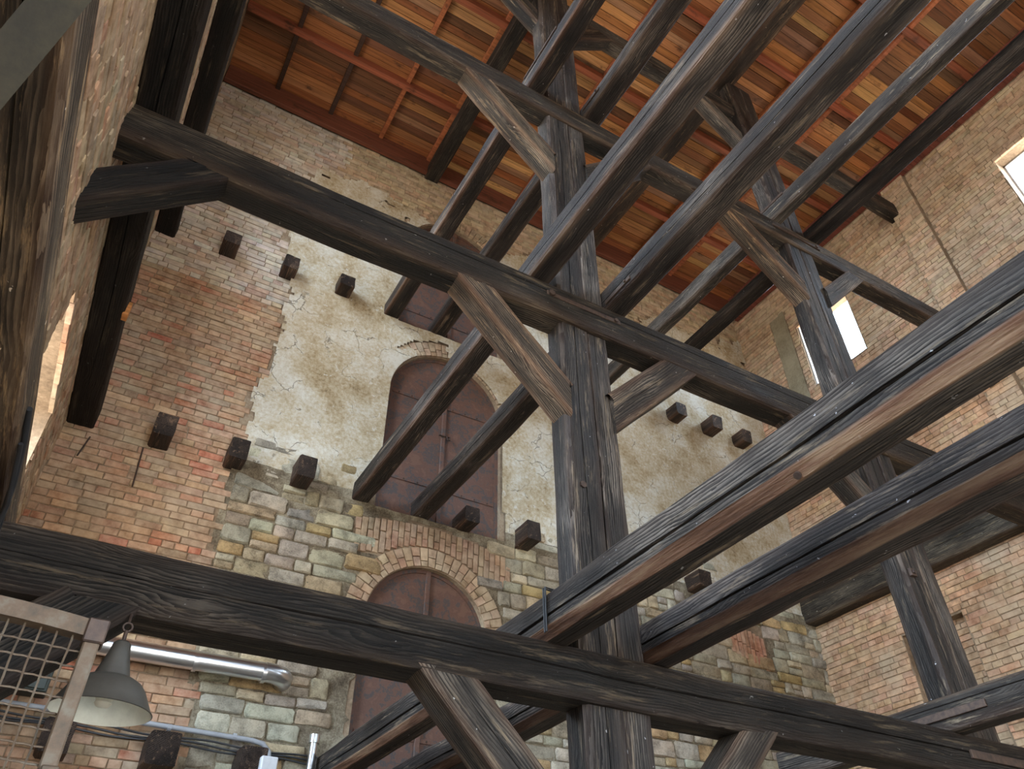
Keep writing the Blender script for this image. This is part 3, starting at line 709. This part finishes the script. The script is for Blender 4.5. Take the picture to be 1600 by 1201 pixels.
# plaster coat of the far wall (thins out to bedding mortar among the stones)
def plaster():
    ds = 0.045; nx, nz = int((XR-0.3)/ds)+1, int((11.0-0.7)/ds)+1; mb = MB(); idx = {}; vs = []; fs = []
    def vert(i, k):
        if (i, k) in idx: return idx[(i, k)]
        x, z = 0.3+i*ds, 0.7+k*ds
        jx, jz = 0.012*noise.noise(Vector((x*9, z*9, 1))), 0.012*noise.noise(Vector((x*9, z*9, 8)))
        px, pz = x+jx, z+jz
        for cx, r, z0, zs in ARCH:             # crisp edge round the openings
            if pz >= zs:
                q = math.hypot(px-cx, pz-zs)
                if r-0.02 < q < r+0.075: s = (r+0.012)/q; px, pz = cx+(px-cx)*s, zs+(pz-zs)*s
            elif z0 < pz and r-0.02 < abs(px-cx) < r+0.06: px = cx + math.copysign(r+0.01, px-cx)
        t = max(0.0, min(1.0, (z-4.45)/0.9)); d = 0.006 + 0.040*t
        d += 0.012*fbm(x*1.7, z*1.7, 0.5, 3) + 0.007*noise.noise(Vector((x*9, z*9, 2))) + 0.006*abs(noise.noise(Vector((x*19, z*19, 4))))
        for lz in (Z2, Z3):
            if lz-0.02 < z < lz+0.16: d += 0.03*(1-(z-lz+0.02)/0.18)
        idx[(i, k)] = len(vs); vs.append(PF(px, pz, max(0.002, d))); return idx[(i, k)]
    for i in range(nx-1):
        for k in range(nz-1):
            x, z = 0.3+(i+.5)*ds, 0.7+(k+.5)*ds
            if x > XR or in_arch(x, z, 0.02): continue
            if far_zone(x, z) == 'brick': continue
            if arch_band(x, z) and z < 5: continue
            if z > 5 and math.hypot(x-ARCH[1 if z < 7.6 else 2][0], z-ARCH[1 if z < 7.6 else 2][3]) < 1.08 and z > ARCH[1 if z < 7.6 else 2][3]+0.2 and fbm(x*2.0, z*2.0, 1.0, 3) > 0.25: continue
            fs.append((vert(i, k), vert(i+1, k), vert(i+1, k+1), vert(i, k+1)))
    mb.add(vs, [f for f in fs if vs[f[0]][2] >= 4.72]); mb.build('plaster', M['plaster'], w_far, smooth=80)
    mb = MB(); mb.add(vs, [f for f in fs if vs[f[0]][2] < 4.72]); mb.build('bedding_mortar', M['bedding'], w_far, smooth=80)
plaster()

# right wall: bricks, pilaster, filled chase, blind niche
def in_win(wins, u, v, m=0.0): return any(a-m < u < b_+m and c-m < v < d+m for a, b_, c, d in wins)
cells = brick_cells(-0.5, YW, 0.3, 11.05, lambda u, v: not in_win(WIN_R, u, v, 0.0) and not in_win([NICHE], u, v) and not (6.28 < u < 6.62 and 7.3 < v < 10.4) and not (3.30 < u < 3.72 and v > 5.2))
def right_col(y, z):
    c = rnd.choice(BRK)
    c = lerp3(c, lin(206, 164, 128), 0.5)
    if z > 8.4: c = lerp3(c, lin(198, 178, 150), U(0.2, 0.7))
    return vary(c, 0.15)
lay_bricks(PR, cells, w_r, right_col)
mb = MB(); ds = 0.08
vs = []; fs = []; nu, nv = 5, 40
for k in range(nv+1):
    for i in range(nu+1):
        u, v = 6.28+0.34*i/nu + 0.02*noise.noise(Vector((i*2.0, k*0.7, 3))), 7.3 + 3.1*k/nv
        vs.append(PR(u, v, 0.012+0.01*noise.noise(Vector((u*6, v*6, 1)))))
for k in range(nv):
    for i in range(nu): fs.append((k*(nu+1)+i, k*(nu+1)+i+1, (k+1)*(nu+1)+i+1, (k+1)*(nu+1)+i))
mb.add(vs, fs)
M['chase'] = mat_rough('chase_render', [(0.4, lin(128, 118, 96)), (0.6, lin(160, 150, 126))], 3.0)
mb.build('render_strip', M['chase'], w_r, smooth=80)
mb = MB(); mb.box((XR-0.09, 3.30, 5.2), (XR+0.05, 3.72, 11.1)); pil = mb.build('pilaster', M['mortar'], w_r)
PP = lambda u, v, d: (XR-0.09-d, u, v)
for c in brick_cells(3.30, 3.72, 5.2, 11.05, lambda u, v: True):
    mb = MB(); brick_geo(mb, PP, c, right_col(c[0], c[1]), U(0.004, 0.012)); mb.build('brick', M['brick'], w_r)
mb = MB(); mb.box((XR+0.16, NICHE[0]-0.05, NICHE[2]-0.05), (XR+0.29, NICHE[1]+0.05, NICHE[3]+0.05)); mb.build('niche_back', M['mortar'], w_r)
PN = lambda u, v, d: (XR+0.16-d, u, v)
mb = MB()
for c in brick_cells(NICHE[0], NICHE[1], NICHE[2], NICHE[3], lambda u, v: True): brick_geo(mb, PN, c, right_col(c[0], c[1]), U(0.006, 0.016))
tag(mb.build('niche_brickwork', M['brick'], w_r), kind='stuff')

# left wall bricks
cells = brick_cells(0.6, YW, -0.2, 11.0, lambda u, v: not in_win(WIN_L, u, v, 0.0))
lay_bricks(PL, cells, w_l, lambda u, v: vary(lerp3(rnd.choice(BRK), lin(190, 172, 146), U(0.0, 0.5)), 0.16))

# ------------------------------------------------------------------ iron shutters
def shutter(cx, r, z0, zs, label, bars, latch):
    e = thing('iron_shutter', (cx, YW+0.07, z0), label, 'shutter', 'arched iron shutters in the far wall')
    y = YW+0.06; n = 18
    def plate(side):
        pts = [(cx+side*0.004, z0), (cx+side*r, z0)] + [(cx+side*r*math.cos(math.pi/2*k/n), zs+r*math.sin(math.pi/2*k/n)) for k in range(n+1)]
        pts[-1] = (cx+side*0.004, zs+r)
        mb = MB(); k = len(pts); off = 0.0 if side < 0 else 0.012
        mb.add([(a, y+off, b_) for a, b_ in pts] + [(a, y+off+0.03, b_) for a, b_ in pts], [tuple(range(k)), tuple(range(2*k-1, k-1, -1))] + [(i, (i+1) % k, k+(i+1) % k, k+i) for i in range(k)])
        lf = mb.build('leaf', M['shutter'], e)
        mb = MB()                              # flat-iron rim of the leaf
        path = pts[1:]
        for (a, b_), (c, d) in zip(path, path[1:]):
            q = lambda u, v: (cx+(u-cx)*0.94, (zs+(v-zs)*0.94) if v > zs else v)
            mb.poly([(a, y+off-0.012, b_), (c, y+off-0.012, d), (q(c, d)[0], y+off-0.012, q(c, d)[1]), (q(a, b_)[0], y+off-0.012, q(a, b_)[1])])
            mb.poly([(q(a, b_)[0], y+off-0.012, q(a, b_)[1]), (q(c, d)[0], y+off-0.012, q(c, d)[1]), (q(c, d)[0], y+off, q(c, d)[1]), (q(a, b_)[0], y+off, q(a, b_)[1])])
        mb.build('rim', M['shutter'], lf, smooth=40)
        for zb in bars:
            hw = r-0.06 if zb < zs else math.sqrt(max(0.01, r*r-(zb-zs)**2))-0.06
            mb = MB(); xa, xb = sorted((cx+side*0.03, cx+side*hw)); mb.box((xa, y+off-0.012, zb-0.022), (xb, y+off+0.002, zb+0.022), bev=0.003); mb.build('crossbar', M['shutter'], lf)
            for q in range(4):
                mb = MB(); xx = xa+(xb-xa)*(q+0.5)/4; mb.tube([(xx, y+off-0.012, zb), (xx, y+off-0.019, zb)], 0.011, 6); mb.build('rivet', M['iron'], lf)
    plate(-1); plate(1)
    mb = MB(); mb.box((cx-0.028, y-0.022, z0+0.01), (cx+0.028, y+0.004, zs+r*0.985), bev=0.004); mb.build('meeting_bar', M['shutter'], e)
    if latch:
        mb = MB(); mb.tube([(cx-0.07, y-0.03, latch), (cx+0.09, y-0.03, latch+0.01)], 0.012, 6); mb.build('latch', M['iron'], e)
        mb = MB(); mb.tube([(cx+0.04, y-0.035, latch+0.01), (cx+0.05, y-0.05, latch-0.05), (cx+0.08, y-0.05, latch-0.05), (cx+0.085, y-0.035, latch+0.01)], 0.009, 6); mb.build('padlock', M['iron'], e)
shutter(*ARCH[0], 'lowest arched iron shutter, cut across by the lowest girder', [3.45, 2.2, 1.0], None)
shutter(*ARCH[1], 'middle arched iron shutter behind the two joist ends', [6.45, 5.15], 5.95)
shutter(*ARCH[2], 'highest arched iron shutter mostly hidden behind the second girder', [9.3, 8.0], 8.7)

# ------------------------------------------------------------------ roof
mb = MB(); mb.box((XL-0.95, YB-0.4, ZR+0.035), (XR+0.5, YW+0.5, ZR+0.12)); roof = mb.build('ceiling', M['mortar'])
tag(roof, 'boarded roof of orange-brown planks over sawn rafters', 'ceiling', kind='structure')
PLK = [(0.40, 0.16, 0.05), (0.46, 0.20, 0.07), (0.33, 0.12, 0.04), (0.26, 0.09, 0.032), (0.52, 0.26, 0.10), (0.20, 0.085, 0.04), (0.36, 0.15, 0.06), (0.30, 0.15, 0.08)]
pl = []; y = -1.6
while y < YW-0.02:
    w = U(0.105, 0.155); x = XL
    while x < XR:
        L_ = rnd.choice((0.885, 1.77, 1.77, 2.655)); x1 = min(XR, (x if x > XL else -0.03+0.885*rnd.randint(0, 2)-0.885) + L_)
        x1 = max(x1, x+0.3); pl.append((x, min(x1, XR), y, min(y+w, YW+0.02))); x = x1
    y += w
def plank_geo(mb, c):
    x0, x1, y0, y1 = c; col = vary(rnd.choice(PLK), 0.25); z = ZR + U(-0.006, 0.006)
    mb.box((x0+0.002, y0+0.004, z), (x1-0.002, y1-0.004, z+0.03), col)
sel = pick(pl, lambda c: ((c[0]+c[1])/2, (c[2]+c[3])/2, ZR-0.02), lambda c: math.sqrt(c[1]-c[0]), 300); rest = MB()
for i, c in enumerate(pl):
    if i in sel: mb = MB(); plank_geo(mb, c); mb.build('plank', M['plank'], roof)
    else: plank_geo(rest, c)
tag(rest.build('boarding', M['plank'], roof), kind='stuff')
RED = (0.30, 0.085, 0.04)
for yb in (6.25, 4.62, 3.10, 1.69, 0.27, -1.2):
    mb = MB(); mb.box((XL+0.01, yb-0.05, ZR-0.16), (XR-0.01, yb+0.05, ZR-0.008), vary(RED, 0.15), 0.006); mb.build('rafter', M['plank'], roof)
ys = [YW, 6.25, 4.62, 3.10, 1.69, 0.27, -1.2]
for k in range(12):
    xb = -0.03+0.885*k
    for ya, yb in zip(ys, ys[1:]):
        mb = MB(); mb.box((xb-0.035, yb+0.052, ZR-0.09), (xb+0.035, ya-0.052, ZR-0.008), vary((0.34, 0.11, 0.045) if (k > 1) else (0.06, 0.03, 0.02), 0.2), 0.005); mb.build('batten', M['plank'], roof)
mb = MB(); mb.box((XL+0.01, YW-0.12, 11.17), (XR-0.1, YW-0.045, ZR-0.01), (0.17, 0.055, 0.03), 0.006); mb.build('wall_plate', M['plank'], roof)
mb = MB(); mb.box((XR-0.16, -1.5, 10.98), (XR-0.03, YW-0.14, ZR-0.01), (0.20, 0.06, 0.04), 0.006); mb.build('wall_plate', M['plank'], roof)

# ------------------------------------------------------------------ lamp, duct, wiring
lx, ly = 0.165, 3.45
e = thing('pendant_lamp', (lx, ly, 1.355), 'dark enamel factory pendant lamp hanging from the lowest girder', 'lamp')
mb = MB(); mb.lathe([(0.0, 1.216), (0.024, 1.215), (0.034, 1.205), (0.040, 1.17), (0.064, 1.088), (0.070, 1.070), (0.095, 1.062), (0.122, 1.046), (0.142, 1.022), (0.162, 0.985), (0.180, 0.952), (0.190, 0.94), (0.186, 0.938)], lx, ly, 56); sh = mb.build('shade', M['enamel_dark'], e, smooth=50)
mb = MB(); mb.lathe([(0.186, 0.938), (0.176, 0.954), (0.157, 0.986), (0.137, 1.020), (0.117, 1.042), (0.09, 1.055), (0.04, 1.058), (0.0, 1.058)], lx, ly, 56); mb.build('lining', M['enamel_white'], e, smooth=60)
mb = MB(); mb.lathe([(0.0, 1.058), (0.03, 1.056), (0.034, 1.02), (0.029, 1.013), (0.034, 1.004), (0.029, 0.997), (0.034, 0.988), (0.029, 0.981), (0.033, 0.972), (0.024, 0.960), (0.0, 0.957)], lx, ly, 24); mb.build('bulb', M['bulb'], e, smooth=60)
mb = MB(); mb.tube([(lx, ly, 1.212), (lx, ly, 1.26)], 0.008, 8); mb.tube([(lx+0.018*math.sin(t), ly, 1.275-0.018*math.cos(t)) for t in [k*math.tau/10 for k in range(11)]], 0.005, 6)
mb.tube([(lx, ly, 1.29), (lx, ly+0.03, 1.34), (lx, ly+0.06, 1.352)], 0.006, 6); mb.build('hook', M['iron'], e, smooth=60)

e = thing('ventilation_duct', (0.4, 7.28, 2.52), 'shiny round metal duct running along the far wall behind the lamp', 'duct')
mb = MB(); mb.tube([(XL+0.02, 7.28, 2.50), (0.9, 7.28, 2.512), (1.60, 7.28, 2.52)], 0.083, 28); mb.build('pipe', M['zinc'], e, smooth=50)
mb = MB(); mb.tube([(1.58, 7.28, 2.52), (1.68, 7.285, 2.518), (1.75, 7.31, 2.512), (1.79, 7.37, 2.51), (1.80, 7.46, 2.51)], 0.088, 28); mb.build('elbow', M['zinc'], e, smooth=50)
for x in (-0.2, 0.95, 1.56): mb = MB(); mb.tube([(x, 7.28, 2.505), (x+0.035, 7.28, 2.507)], 0.0875, 28); mb.build('joint_ring', M['zinc'], e, smooth=40)
mb = MB(); mb.tube([(XL+0.02, 7.38, 1.985), (0.74, 7.385, 1.975), (1.62, 7.38, 1.955), (1.72, 7.38, 1.94), (1.785, 7.38, 1.88), (1.80, 7.38, 1.78), (1.80, 7.38, 1.2)], 0.022, 12)
e = tag(mb.build('conduit_pipe', M['pvc'], smooth=60), 'grey conduit pipe along the stones below the duct, bending down', 'pipe')
for x in (0.2, 0.9, 1.45): mb = MB(); mb.tube([(x, 7.383, 1.965), (x+0.03, 7.383, 1.965)], 0.03, 10); mb.build('clip', M['pvc'], e)
for i, (z, lab) in enumerate(((1.925, 'uppermost thin black cable strung along the wall under the conduit'), (1.895, 'middle thin black cable strung along the wall under the conduit'), (1.87, 'lowest thin black cable strung along the wall over the joist ends'))):
    mb = MB(); mb.tube([(XL+0.02+0.1*k*1.0, 7.385-0.004*i, z + 0.012*math.sin(k*0.7+i) - 0.0015*k) for k in range(36)], 0.009, 6); tag(mb.build('wall_cable', M['cable'], smooth=60), lab, 'cable', 'cables along the far wall')
e = thing('junction_box', (1.70, 7.0, 1.70), 'pale electrical box hanging beside a sawn joist end at the bottom', 'box')
mb = MB(); mb.box((1.64, 6.98, 1.55), (1.78, 7.05, 1.75), bev=0.008); mb.build('body', M['box'], e); mb = MB(); mb.box((1.645, 6.965, 1.56), (1.775, 6.985, 1.74), bev=0.006); mb.build('cover', M['box'], e)
mb = MB(); mb.box((1.68, 7.04, 1.66), (1.74, 7.3, 1.69)); mb.build('bracket', M['iron'], e)
e = thing('fuse_cabinet', (-0.28, 7.3, 2.0), 'dark green fuse cabinet on the far wall behind the wire cage', 'cabinet')
mb = MB(); mb.box((-0.46, 7.24, 2.06), (-0.08, 7.44, 2.30), bev=0.008); mb.build('body', M['cabinet'], e); mb = MB(); mb.box((-0.44, 7.225, 2.075), (-0.10, 7.245, 2.285), bev=0.005); mb.build('door', M['cabinet'], e)
mb = MB(); mb.box((-0.135, 7.212, 2.16), (-0.115, 7.228, 2.20), bev=0.003); mb.build('latch', M['iron'], e)
e = thing('pipe_fitting', (2.16, 7.2, 1.8), 'shiny metal fitting beside the joist at the bottom edge', 'fitting')
mb = MB(); mb.tube([(2.13, 7.22, 1.55), (2.13, 7.22, 1.98)], 0.035, 14); mb.build('pipe', M['zinc'], e, smooth=50); mb = MB(); mb.tube([(2.13, 7.22, 1.96), (2.13, 7.22, 2.03)], 0.048, 14); mb.build('cap', M['zinc'], e, smooth=50)
for (x0, za, x1, zb, lab) in ((-0.53, 4.52, -0.57, 4.28, 'thin iron rod on the brick below the black wall joist'), (-0.04, 4.56, -0.01, 4.10, 'thin iron rod on the brick below the leftmost joist end')):
    mb = MB(); mb.tube([(x0, YW-0.03, za), ((x0+x1)/2, YW-0.028, (za+zb)/2), (x1, YW-0.03, zb)], 0.008, 6); tag(mb.build('iron_rod', M['iron']), lab, 'rod', 'iron rods on the far wall')

# ------------------------------------------------------------------ wire cage and bar close to the camera
yc = 1.70; k_ = yc/1.35
e = thing('wire_cage', (-0.3, yc, H0), 'rusty wire mesh cage panel at the lower left', 'cage')
xr, zt = 0.033*k_, 0.512*k_
def ztop(x): return zt - 0.02*max(0.0, (x+0.25)/0.3)**2
prof = []
mb = MB(); nseg = 16
for i in range(nseg):
    xa, xb = XL+0.02 + (xr-XL-0.02)*i/nseg, XL+0.02 + (xr-XL-0.02)*(i+1)/nseg
    a, b_ = ztop(xa), ztop(xb); hh = 0.034
    v = [(xa, yc-0.006, a-hh), (xb, yc-0.006, b_-hh), (xb, yc-0.006, b_), (xa, yc-0.006, a), (xa, yc+0.03, a-hh), (xb, yc+0.03, b_-hh), (xb, yc+0.03, b_), (xa, yc+0.03, a)]
    mb.add(v, [(0, 1, 2, 3), (4, 7, 6, 5), (0, 4, 5, 1), (3, 2, 6, 7)])
mb.build('top_rail', M['cage'], e)
mb = MB(); mb.box((xr-0.030, yc-0.006, H0), (xr, yc+0.030, ztop(xr)-0.03), bev=0.003); mb.build('side_rail', M['cage'], e)
mb = MB(); mb.box((xr-0.034, yc-0.012, ztop(xr)-0.042), (xr+0.006, yc+0.034, ztop(xr)+0.006), bev=0.003); mb.build('corner_plate', M['iron'], e)
mb = MB(); mb.box((xr-0.026, yc-0.022, 0.20), (xr+0.004, yc-0.004, 0.36), bev=0.003); mb.build('hinge', M['cage'], e)
nw = 0; x = xr-0.052
while x > XL+0.03:
    mb = MB(); pts = [(x+0.0010*math.sin(k*1.5), yc+0.012+0.0015*math.cos(k*1.5), -0.3 + (ztop(x)-0.02+0.3)*k/40) for k in range(41)]
    mb.tube(pts, 0.0021, 5); mb.build('wire', M['cage'], e, smooth=60); x -= 0.0292
z = zt-0.066
while z > -0.25:
    mb = MB(); pts = [(XL+0.02+(xr-0.02-XL-0.02)*k/56, yc+0.012+0.0022*math.cos(k*math.pi), z-0.012*max(0.0, (XL+(xr-XL)*k/56+0.25)/0.3)**2) for k in range(57)]
    mb.tube(pts, 0.0021, 5); mb.build('wire', M['cage'], e, smooth=60); z -= 0.0292
a, b_ = Vector((-0.83, 1.16, 0.9)), Vector((-0.36, 0.75, 1.44))
def unproject(px, py, dist):
    return (CAM_R @ Vector(((px-800)/F_PX, -(py-600.5)/F_PX, -1)))*dist
# a steel flat running up from the left wall, crossing the top left corner close by
pa, pb = unproject(-95, 225, 1.02), unproject(150, -70, 1.0)
ax = (pb-pa).normalized(); nrm = (-(pa+pb)/2).normalized(); sd = ax.cross(nrm).normalized(); nrm = sd.cross(ax)
mb = MB(); w2 = 0.027
vv = [pa-sd*w2, pb-sd*w2, pb+sd*w2, pa+sd*w2]; mb.add([q for q in vv]+[q-nrm*0.006 for q in vv], [(0, 1, 2, 3), (7, 6, 5, 4), (0, 4, 5, 1), (1, 5, 6, 2), (2, 6, 7, 3), (3, 7, 4, 0)])
tag(mb.build('steel_bar', M['steel'], origin=tuple(pa)), 'rusty flat steel bar crossing the top left corner close by', 'bar')
